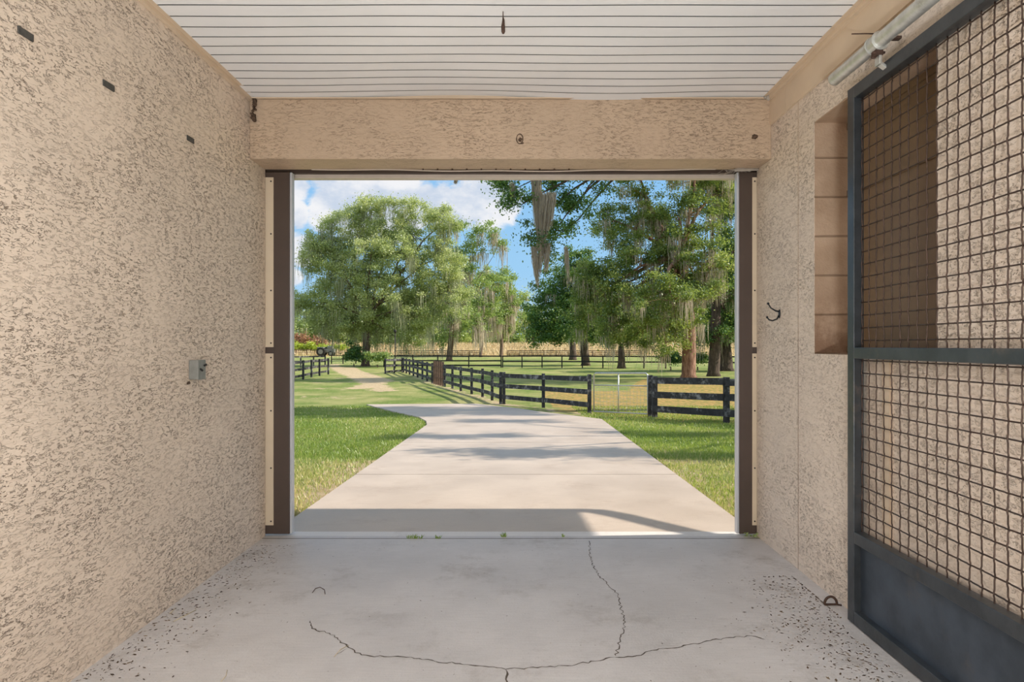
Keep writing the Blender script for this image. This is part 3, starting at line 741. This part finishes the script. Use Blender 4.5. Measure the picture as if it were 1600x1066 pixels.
b6 = gp(1076, 592); tree('oak_tree', 'tall oak with thick red-brown trunk behind the right fence', b6, b6.y,
  [(1000, 262, 70, 45), (1085, 250, 70, 55), (1060, 340, 60, 50), (985, 395, 48, 42), (1015, 450, 55, 42), (955, 445, 48, 44), (945, 500, 40, 34), (1005, 515, 48, 30), (1085, 430, 45, 50), (1055, 505, 40, 34), (1030, 395, 36, 30), (920, 425, 24, 26), (1050, 470, 60, 46, -3), (1110, 420, 45, 45, -2), (960, 345, 42, 30, 1), (1010, 340, 50, 34, 2), (930, 470, 40, 40, 1.5), (1120, 300, 50, 50, 2), (1040, 535, 30, 16, -2), (905, 500, 20, 36, 2)],
  .47, 'leaf_oak', 'bark_red', .135, .95, .6, moss=.3, mossL=1.5, mossmat='moss', fork=.42, trunk_path=[b6+Vector((0, 0, -.15)), b6+Vector((0, 0, .3)), at(1077, 520, b6.y), at(1072, 455, b6.y), at(1062, 400, b6.y)], mossw=.02)
# big leaning limbs of that tree are in its own wood; neighbours to the right
b7 = gp(1115, 587); tree('oak_tree', 'dark-trunked mossy oak nearest the right door jamb', b7, b7.y,
  [(1125, 300, 42, 50), (1140, 380, 42, 50), (1120, 450, 42, 45), (1140, 500, 34, 34), (1105, 520, 26, 18), (1165, 440, 40, 60), (1150, 280, 60, 50)],
  .38, 'leaf_deep', 'bark_dark', .14, 1.1, .62, moss=.2, mossL=1.8, fork=.4, mossw=.02)
b8 = gp(1134, 579); tree('oak_tree', 'shaded oak trunk farther back beside the right door jamb', b8, b8.y,
  [(1110, 470, 60, 40), (1140, 520, 40, 28), (1090, 520, 40, 24), (1170, 480, 50, 50)], .55, 'leaf_deep', 'bark_dark', .18, 1.1, .8, moss=.3, mossL=2, fork=.4, mossw=.03)
b9 = gp(971, 575); tree('oak_tree', 'small dark-trunked oak between the dense dark oak and the thick-trunked oak', b9, b9.y,
  [(965, 500, 34, 32), (990, 520, 30, 22), (950, 525, 24, 16)], .34, 'leaf_oak', 'bark_dark', .18, 1.0, .8, moss=.25, mossL=1.6, fork=.45, mossw=.03)
# near oak: trunk stands right of the frame, one long limb reaches over the view with moss
NB = Vector((12.4, 21.0, ground_z(0, 21.0)))
e10, cl10 = tree('oak_tree', 'nearest oak, its dark leafy limb hanging into the top of the opening', NB, 20.0,
  [(835, 262, 42, 24, 0), (880, 285, 40, 40, .5), (815, 320, 26, 34, -.2), (868, 360, 34, 28, .3), (830, 365, 22, 28, .0), (925, 275, 46, 22, .4), (755, 272, 38, 16, 0), (795, 300, 22, 24, .4), (900, 330, 26, 26, .6), (845, 395, 24, 18, .9), (1010, 235, 70, 20, 0),
   (1230, 160, 170, 90, 0), (1420, 120, 170, 110, 0), (1100, 190, 90, 50, 1)],
  .45, 'leaf_deep', 'bark_dark', .085, .9, .42, moss=.0, trunk_path=[NB+Vector((0, 0, -.15)), NB+Vector((0, 0, .3)), Vector((12.0, 20.7, 2.5)), Vector((10.6, 20.3, 5.6)), Vector((7.6, 20.1, 7.3)), Vector((3.6, 20.0, 7.6))], twigs=.7, depth=.7)
def moss_bunch(cols, mat, n, w=.009):
    V = []; tn = []
    for (px, py, px1, py1, rw) in cols:
        a = at(px, py, 19.7); c = at(px1, py1, 19.7)
        for i in range(n):
            ang = random.uniform(0, 6.28); rr = rw*math.sqrt(random.random()); ox, oy = math.cos(ang)*rr, math.sin(ang)*rr*.7
            t1 = random.random()**.45*(1-.35*rr/rw); t0 = random.uniform(0, .35)*t1; m = 6; al = random.uniform(0, 3.14); pts = []; tt = random.random()
            jx = jy = 0
            for j in range(m+1):
                t = t0+(t1-t0)*j/m; q = a.lerp(c, t); f_ = (1-.85*t**1.2); jx += random.gauss(0, .012); jy += random.gauss(0, .012)
                x = q.x+ox*f_+jx; y = q.y+oy*f_+jy; ww = w*(1-.6*j/m); pts.append(((x-math.cos(al)*ww, y-math.sin(al)*ww, q.z), (x+math.cos(al)*ww, y+math.sin(al)*ww, q.z)))
            for j in range(m): V.append([pts[j][0], pts[j][1], pts[j+1][1], pts[j+1][0]]); tn.append(tt)
    return np.array(V), np.array(tn)
V, tn = moss_bunch([(838, 268, 843, 400, .17), (850, 300, 842, 455, .19), (862, 300, 852, 385, .15), (834, 385, 842, 460, .07), (856, 380, 852, 432, .08)], 'moss', 480)
quads('hanging_moss', V, 'moss', e10, tn)['kind'] = 'stuff'
V, tn = moss_bunch([(884, 385, 889, 450, .045), (800, 285, 802, 330, .08), (712, 280, 712, 290, .03)], 'moss', 120)
quads('hanging_moss', V, 'moss', e10, tn)['kind'] = 'stuff'
# oak beyond the right side of the frame that shades the drive
NB2 = Vector((15.0, 12.5, ground_z(0, 12.5)))
e11, _ = tree('oak_tree', 'spreading oak standing outside to the right of the barn, shading the driveway', NB2, 12.5,
  [(PX+F*x/12.5, PY-F*(z-CH)/12.5, F*rx/12.5, F*rz/12.5, dy) for x, z, rx, rz, dy in ((10.5, 7.0, 1.6, .5, -2.4), (14.0, 7.4, 1.8, .5, -2.6), (10.2, 7.6, 1.8, .5, .1), (13.8, 7.3, 1.9, .5, .5), (10.4, 7.4, 1.6, .5, 3.8), (14.6, 7.8, 1.8, .6, 4.2))],
  .4, 'leaf_deep', 'bark_dark', .11, .8, .5, fork=.55, depth=.28)

# far tree line, each tree its own object
r5 = random.Random(21)
far_lab = 'hazy pale green tree in the distant tree line beyond the far field'
k = 0; x = 250
while x < 1330:
    d = r5.uniform(185, 235); z = ground_z(0, d); base = Vector(((x-PX)/F*d, d, z)); hh = r5.uniform(72, 100) if x > 560 else r5.uniform(56, 80)
    if 805 < x < 870: hh = r5.uniform(58, 76)
    by = PY-(z-CH)/d*F
    ww = r5.uniform(20, 30); y0 = 540-hh
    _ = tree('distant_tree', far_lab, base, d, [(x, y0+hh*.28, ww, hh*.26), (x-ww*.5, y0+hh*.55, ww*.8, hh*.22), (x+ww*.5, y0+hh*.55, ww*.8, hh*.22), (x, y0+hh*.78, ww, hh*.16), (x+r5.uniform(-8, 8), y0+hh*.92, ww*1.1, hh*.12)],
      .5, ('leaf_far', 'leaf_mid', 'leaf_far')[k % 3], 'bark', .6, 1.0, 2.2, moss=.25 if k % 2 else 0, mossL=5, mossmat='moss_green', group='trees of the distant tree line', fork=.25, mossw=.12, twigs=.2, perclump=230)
    x += r5.uniform(24, 34); k += 1
def bush(name, label, px, py, w, h, mat, s=.12, rc=.45, cat='bush', group=None, dens=1.6):
    b = gp(px, py); D = b.y; e, _ = tree(name, label, b, D, [(px, py-h*.5, w*.42, h*.42), (px-w*.25, py-h*.35, w*.28, h*.32), (px+w*.25, py-h*.35, w*.28, h*.32)], .05, mat, 'bark', s, dens, rc, fork=.2, cat=cat, group=group, twigs=.3)
    return e
bush('round_bush', 'bright green bush at the right foot of the large pale oak', 590, 574, 34, 26, 'leaf_mid', .2, .5)
bush('tall_bush', 'tall dark green bush at the left foot of the large pale oak', 553, 573, 24, 48, 'leaf_deep', .2, .5)
bush('round_bush', 'dark bush behind the paddock fence, left of the thick red-brown trunk', 1048, 578, 34, 34, 'leaf_deep', .15, .5)
bush('round_bush', 'dark low bush behind the thick red-brown trunk, toward the right jamb', 1090, 578, 36, 30, 'leaf_deep', .15, .5)
for i, (px, w, h) in enumerate(((462, 26, 17), (484, 26, 18), (506, 24, 16), (528, 20, 13))):
    bush('field_shrub', 'sunlit yellow-green shrub in the row behind the far left fence', px, 551, w, h, 'leaf_yellow', .35, 1.0, 'shrub', 'yellow-green shrubs at the far left')
for i, (px, w, h) in enumerate(((458, 26, 34), (478, 26, 32), (498, 20, 28))):
    bush('red_shrub', 'reddish brown shrub behind the yellow-green shrubs at far left', px, 549.5, w, h, 'leaf_red', .4, 1.2, 'shrub', 'reddish shrubs at the far left')
# tall dry grass of the field
N = 38000; V = np.zeros((N, 4, 3)); tn = rng.random(N)
for i in range(N):
    d = random.uniform(126, 182); x = random.uniform(-.60, .52)*d; z = ground_z(x, d)-.05; h = random.uniform(.3, .8)*(1.5 if random.random() < .1 else 1); w = .14; lx = random.uniform(-.3, .3)
    al = random.uniform(0, 3.14); wx, wy = w*math.cos(al), w*math.sin(al); V[i] = ((x-wx, d-wy, z), (x+wx, d+wy, z), (x+wx*.4+lx, d+wy*.4, z+h), (x-wx*.4+lx, d-wy*.4, z+h*.8))
tag(quads('field_grass', V, 'straw', None, tn), 'tall dry tan grass covering the distant field', 'grass', None, 'stuff')

# ------------------------------------------------------------------ fences
def fence(label, posts, boards, mat, H=1.12, pw=.11, bh=.15, cat='fence', name='board_fence', zoff=None, ragged=True, group=None):
    P_ = [Vector(p) for p in posts]; e = empty(name, P_[0], label, cat, group)
    for p in P_: MB().box(p.x-pw/2, p.x+pw/2, p.y-pw/2, p.y+pw/2, p.z-.1, p.z+H+random.uniform(0, .03)).build('post', mat, e, .006 if pw > .1 else 0)
    for a, c in zip(P_, P_[1:]):
        d = (c-a).normalized(); nn = Vector((d.y, -d.x, 0))*(pw/2+.014)
        if nn.y > 0: nn = -nn
        for fr in boards:
            j1, j2 = (random.uniform(-.012, .012) for _ in range(2)) if ragged else (0, 0)
            MB().bar(a+nn-d*.04+Vector((0, 0, H*fr+j1)), c+nn+d*.04+Vector((0, 0, H*fr+j2)), .028, bh).build('board', mat, e)
    return e
B3_ = (.90, .56, .21)
n1 = [gp(921, 645), gp(849, 636), gp(787.4, 630.5)]
fence('weathered black board fence from the wire gate to the driveway bend', n1, B3_, 'fence')
n2 = [gp(787.4, 630.5), gp(769, 624.6), gp(754, 619.5), gp(737, 615), gp(720, 610.3), gp(707, 606.5), gp(695, 603.5)]
n2[0] = n2[0]+Vector((-.12, .1, 0))
fence('black board fence with close posts receding left from the driveway bend', n2, B3_, 'fence')
n3 = [gp(675.5, 598.4), gp(667.4, 595), gp(660, 592), gp(652.5, 589.3), gp(646, 587), gp(640, 585), gp(635, 583.2), gp(630.6, 581.8)]
fence('grey weathered board fence receding along the dirt track past the brown pickets', n3, B3_, 'fence')
n4 = [gp(630.6, 581.8)+Vector((-.12, 0, 0)), gp(616, 582.8), gp(602, 584)]
fence('short black board fence across the end of the lane beside the track', n4, (.9, .5, .12), 'fence')
# picket gate of brown uprights
pg = empty('picket_gate', gp(685, 601), 'narrow brown picket gate between two fence runs left of the driveway bend', 'gate')
a, c = gp(694, 603.2), gp(677, 598.8)
for k in range(5):
    p = a.lerp(c, (k+.5)/5); MB().box(p.x-.055, p.x+.055, p.y-.05, p.y+.05, p.z-.03, p.z+1.25).build('picket', 'fence_wood', pg)
for z in (.35, .95): MB().bar(a+Vector((0, .06, z)), c+Vector((0, .06, z)), .04, .09).build('rail', 'fence_wood', pg)
n5 = [gp(1023, 651.5), gp(1135, 660)]; n5.append(n5[-1]+(n5[-1]-n5[0])); n5.append(n5[-1]+(n5[1]-n5[0]))
fence('thick black board fence from the wire gate to the right door jamb', n5, B3_, 'fence', H=1.08, bh=.17, pw=.13)
p = gp(1016, 650); tag(MB().box(p.x-.06, p.x+.06, p.y-.06, p.y+.06, p.z-.1, p.z+1.12).build('gate_post', 'fence', None, .008, origin=tuple(p)), 'black square post between the wire gate and the right fence', 'post')
# wire gate
a, c = gp(928, 645.8), gp(1012, 650); wg = empty('wire_gate', a, 'galvanised tube gate with welded wire between the black fences', 'gate')
GH = 1.17; up = lambda p, h: p+Vector((0, 0, h))
MB().tube([up(a, .05), up(a, GH-.05), up(a.lerp(c, .03), GH), up(a.lerp(c, .97), GH), up(c, GH-.05), up(c, .05), up(a, .05)], .022, 8).build('frame', 'galv', wg)
MB().tube([up(a, GH*.70), up(c, GH*.70)], .018, 8).build('crossbar', 'galv', wg)
m_ = a.lerp(c, .47); MB().tube([up(m_, .05), up(m_, GH)], .018, 8).build('upright', 'galv', wg)
b = MB()
for k in range(1, 16): q = a.lerp(c, k/16); b.tube([up(q, .05), up(q, GH*.7)], .0028, 4, False)
for k in range(1, 8): b.tube([up(a, .05+k*.1), up(c, .05+k*.1)], .0028, 4, False)
b.build('wire_mesh', 'galv', wg)
# second fence across the paddock
f2 = [gp(x, y) for x, y in ((600, 573.4), (645, 573.6), (684, 573.6), (732.5, 573.8), (783, 574))]
fence('black three-board fence across the paddock behind the driveway fence', f2, (.96, .55, .16), 'fence_far', bh=.13)
f2b = [gp(x, y) for x, y in ((783, 574), (815.6, 574), (847, 574), (878, 574.2), (910, 574.4), (942, 574.6), (974, 575), (1006, 575), (1040, 575.4), (1075, 576), (1110, 576), (1150, 576.5), (1190, 577))]
f2b[0] += Vector((.15, .1, 0))
fence('black two-board fence across the right paddock under the dark oaks', f2b, (.96, .5), 'fence_far', bh=.13)
f3 = [gp(x, 557.3) for x in np.arange(620, 765, 19)]
fence('distant dark board fence crossing the far pasture, left of the slim trunks', f3, (.95, .6, .28), 'fence_far', bh=.14)
f3 = [gp(x, 557.3) for x in np.arange(793, 1020, 19)]
fence('distant dark board fence crossing the far pasture, right of the slim trunks', f3, (.95, .6, .28), 'fence_far', bh=.14)
f3 = [gp(x, 555.2) for x in np.arange(430, 560, 16.5)]
fence('thin brownish far fence in front of the yellow-green shrubs at left', f3, (.95, .5), 'fence_wood', bh=.1, pw=.12)
f4 = [gp(432, 601.5), gp(445, 598.6), gp(458.8, 595.8), gp(473.8, 592.8), gp(486.8, 589.6), gp(499.3, 587.4), gp(513, 585.2)]
fence('black board fence at the left edge running toward the track', f4, (.92, .55, .2), 'fence', H=1.16)
f5 = [gp(x, y) for x, y in ((455, 575), (470, 574.5), (490, 574), (508, 573.5))]
fence('black board fence behind the left edge fence, farther along the track', f5, (.94, .5), 'fence', H=1.1)
f6 = [gp(x, y) for x, y in ((518, 568), (536, 568), (556, 568))]
fence('low dark fence closing the end of the dirt track', f6, (.9, .5), 'fence_far', H=1.0, bh=.1)
# tractor parked far left
tb = gp(508, 556.5); tc = empty('farm_tractor', tb, 'old grey tractor parked behind the far left fence', 'tractor')
D = tb.y; k = D/F
x0 = tb.x
def wheel(cx, cy, r_, w_):
    o = MB(); o.tube([(cx, cy-w_/2, tb.z+r_), (cx, cy+w_/2, tb.z+r_)], r_, 20)
    wv = o.build('wheel', 'dark', tc); MB().tube([(cx, cy-w_/2-.04, tb.z+r_), (cx, cy+w_/2+.04, tb.z+r_)], r_*.55, 14).build('rim', 'box_grey', wv)
wheel(x0-.6, D-.8, .85, .4); wheel(x0-.6, D+.8, .85, .4); wheel(x0+1.3, D-.7, .5, .25); wheel(x0+1.3, D+.7, .5, .25)
MB().box(x0-.9, x0+1.9, D-.4, D+.4, tb.z+.7, tb.z+1.45).build('body', 'box_grey', tc, .08)
MB().box(x0-1.4, x0-.1, D-.75, D+.75, tb.z+1.5, tb.z+1.75).build('fender', 'box_grey', tc, .08)
MB().box(x0+.5, x0+1.6, D-.35, D+.35, tb.z+1.45, tb.z+2.0).build('hood', 'box_grey', tc, .12)
MB().tube([(x0+.1, D, tb.z+1.7), (x0+.3, D, tb.z+1.3)], .22, 12).build('steering_wheel', 'dark', tc)
# pole with a dark feeder on top
pb = gp(617.5, 576); pt = empty('bird_feeder', pb, 'thin dark pole with round feeder right of the large pale oak', 'bird feeder')
hp = CH+(PY-520)/F*pb.y
MB().tube([pb, (pb.x, pb.y, hp)], .05, 8).build('pole', 'fence_far', pt)
MB().blob((pb.x, pb.y, hp+.12), (.14, .14, .18), 10, 0).build('feeder', 'dark', pt)
MB().tube([(pb.x, pb.y, hp-.35), (pb.x-.28, pb.y, hp-.15)], .03, 6).build('arm', 'fence_far', pt)

# ------------------------------------------------------------------ light
S = Vector((math.cos(math.radians(35))*math.cos(math.radians(3)), math.cos(math.radians(35))*math.sin(math.radians(3)), math.sin(math.radians(35))))
sl = bpy.data.lights.new('sun', 'SUN'); sl.energy = 6.4; sl.angle = math.radians(.6); sl.color = (1, .90, .78)
so = bpy.data.objects.new('sun', sl); so.rotation_euler = S.to_track_quat('Z', 'Y').to_euler(); C.objects.link(so)
wd = bpy.data.worlds.new('sky'); bpy.context.scene.world = wd; wd.use_nodes = True
t = NT(wd.node_tree); bg = t.n['Background']; dirn = t.node('ShaderNodeTexCoord').outputs['Generated']
sep = t.node('ShaderNodeSeparateXYZ'); t.put(sep.inputs[0], dirn); z = sep.outputs[2]
sky = t.mix(t.ramp(z, 0.0, .12), s2l(196, 222, 242), s2l(160, 208, 245))
sky = t.mix(t.ramp(z, .08, .45), sky, s2l(112, 178, 238))
sky = t.mix(t.ramp(z, -.02, 0, 1, 0), sky, s2l(150, 155, 130))
wz = t.scale(dirn, (1, 1, 1.7))
cn = t.noise(wz, 5.5, 7, .6, .3)
acc = None
for (px, py, r_) in ((600, 292, .06), (640, 318, .06), (700, 325, .05), (760, 312, .06), (725, 318, .05), (790, 320, .04), (535, 290, .055), (515, 328, .05), (460, 296, .03), (470, 392, .035), (462, 330, .03), (460, 432, .02), (560, 335, .06), (620, 340, .06)):
    v = Vector(((px-PX)/F, 1, (PY-py)/F)).normalized(); o = t.node('ShaderNodeVectorMath', operation='DISTANCE'); t.put(o.inputs[0], dirn); o.inputs[1].default_value = v
    m_ = t.math('SUBTRACT', 1.0, t.math('DIVIDE', o.outputs['Value'], r_), None, True); acc = m_ if acc is None else t.math('MAXIMUM', acc, m_)
fine = t.noise(wz, 22, 6, .65, .4)
loc = t.ramp(t.math('ADD', t.math('MULTIPLY', acc, 1.0), t.math('MULTIPLY', t.math('SUBTRACT', fine, .5), 1.1)), .16, .46)
away = t.ramp(sep.outputs[1], .55, .8, 1, 0)
high = t.ramp(z, .34, .5)
rest = t.math('MULTIPLY', t.ramp(cn, .40, .55), t.math('MAXIMUM', away, high))
cl = t.math('MAXIMUM', loc, rest)
ccol = t.mix(t.ramp(t.noise(wz, 9, 5, .6), .38, .6), s2l(206, 216, 232), s2l(250, 248, 248))
sky = t.mix(t.math('MULTIPLY', cl, .92), sky, ccol)
t.put(bg.inputs[0], sky); bg.inputs[1].default_value = 1.0
# added unseen fill lights below the ceiling behind the camera
fill_lamp_pos = [(-.07, -.2), (-.07, -3.6)]
for i, (lx, ly) in enumerate(fill_lamp_pos):
    le = empty('fill_ceiling_light', (lx, ly, ZC-.02), 'added unseen fill light below the ceiling, '+('nearer the gate' if i == 0 else 'farther back in the aisle'), 'fill light')
    MB().box(lx-.6, lx+.6, ly-.05, ly+.05, 2.58, 2.62).build('housing', 'soffit', le, .01)
    MB().tube([(lx-.45, ly, 2.62), (lx-.45, ly, ZC)], .006, 6).build('hanger', 'galv', le); MB().tube([(lx+.45, ly, 2.62), (lx+.45, ly, ZC)], .006, 6).build('hanger', 'galv', le)
    al = bpy.data.lights.new('fill_lamp', 'AREA'); al.shape = 'RECTANGLE'; al.size = 1.15; al.size_y = .4; al.energy = 60; al.color = (1, .985, .97)
    ao = bpy.data.objects.new('fill_lamp', al); C.objects.link(ao); ao.location = (lx, ly, 2.56)
# added unseen fill light on the floor behind the camera, turned up at the ceiling
wl = empty('fill_floor_light', (-.07, -1.3, 0), 'added unseen fill light standing behind the camera, turned toward the ceiling', 'work light')
MB().box(-.32, .18, -1.5, -1.1, .40, .47).build('fill_lamp_head', 'gate_paint', wl, .01)
for q in (-.27, .13):
    MB().tube([(q, -1.5, .01), (q, -1.3, .42), (q, -1.1, .01)], .014, 8).build('leg', 'galv', wl)
al = bpy.data.lights.new('fill_lamp', 'AREA'); al.shape = 'RECTANGLE'; al.size = .45; al.size_y = .35; al.energy = 270; al.color = (.90, .96, 1)
ao = bpy.data.objects.new('fill_lamp', al); C.objects.link(ao); ao.location = (-.07, -1.3, .49); ao.rotation_euler = (math.pi-math.radians(12), 0, 0)

# ------------------------------------------------------------------ camera
cam = bpy.data.cameras.new('camera'); cam.sensor_width = 36; cam.lens = F/1600*36; cam.shift_x = (800-PX)/1600; cam.shift_y = (PY-533)/1600
cam.clip_start = .05; cam.clip_end = 2000
co = bpy.data.objects.new('camera', cam); C.objects.link(co); co.location = (0, 0, CH); co.rotation_euler = (math.pi/2, 0, 0)
sc = bpy.context.scene; sc.camera = co
for o in bpy.data.objects:
    if '_o' in o: del o['_o']
sc.view_settings.view_transform = 'Standard'; sc.view_settings.look = 'None'; sc.view_settings.gamma = 1; sc.view_settings.exposure = 0.0
sc.view_settings.use_curve_mapping = False
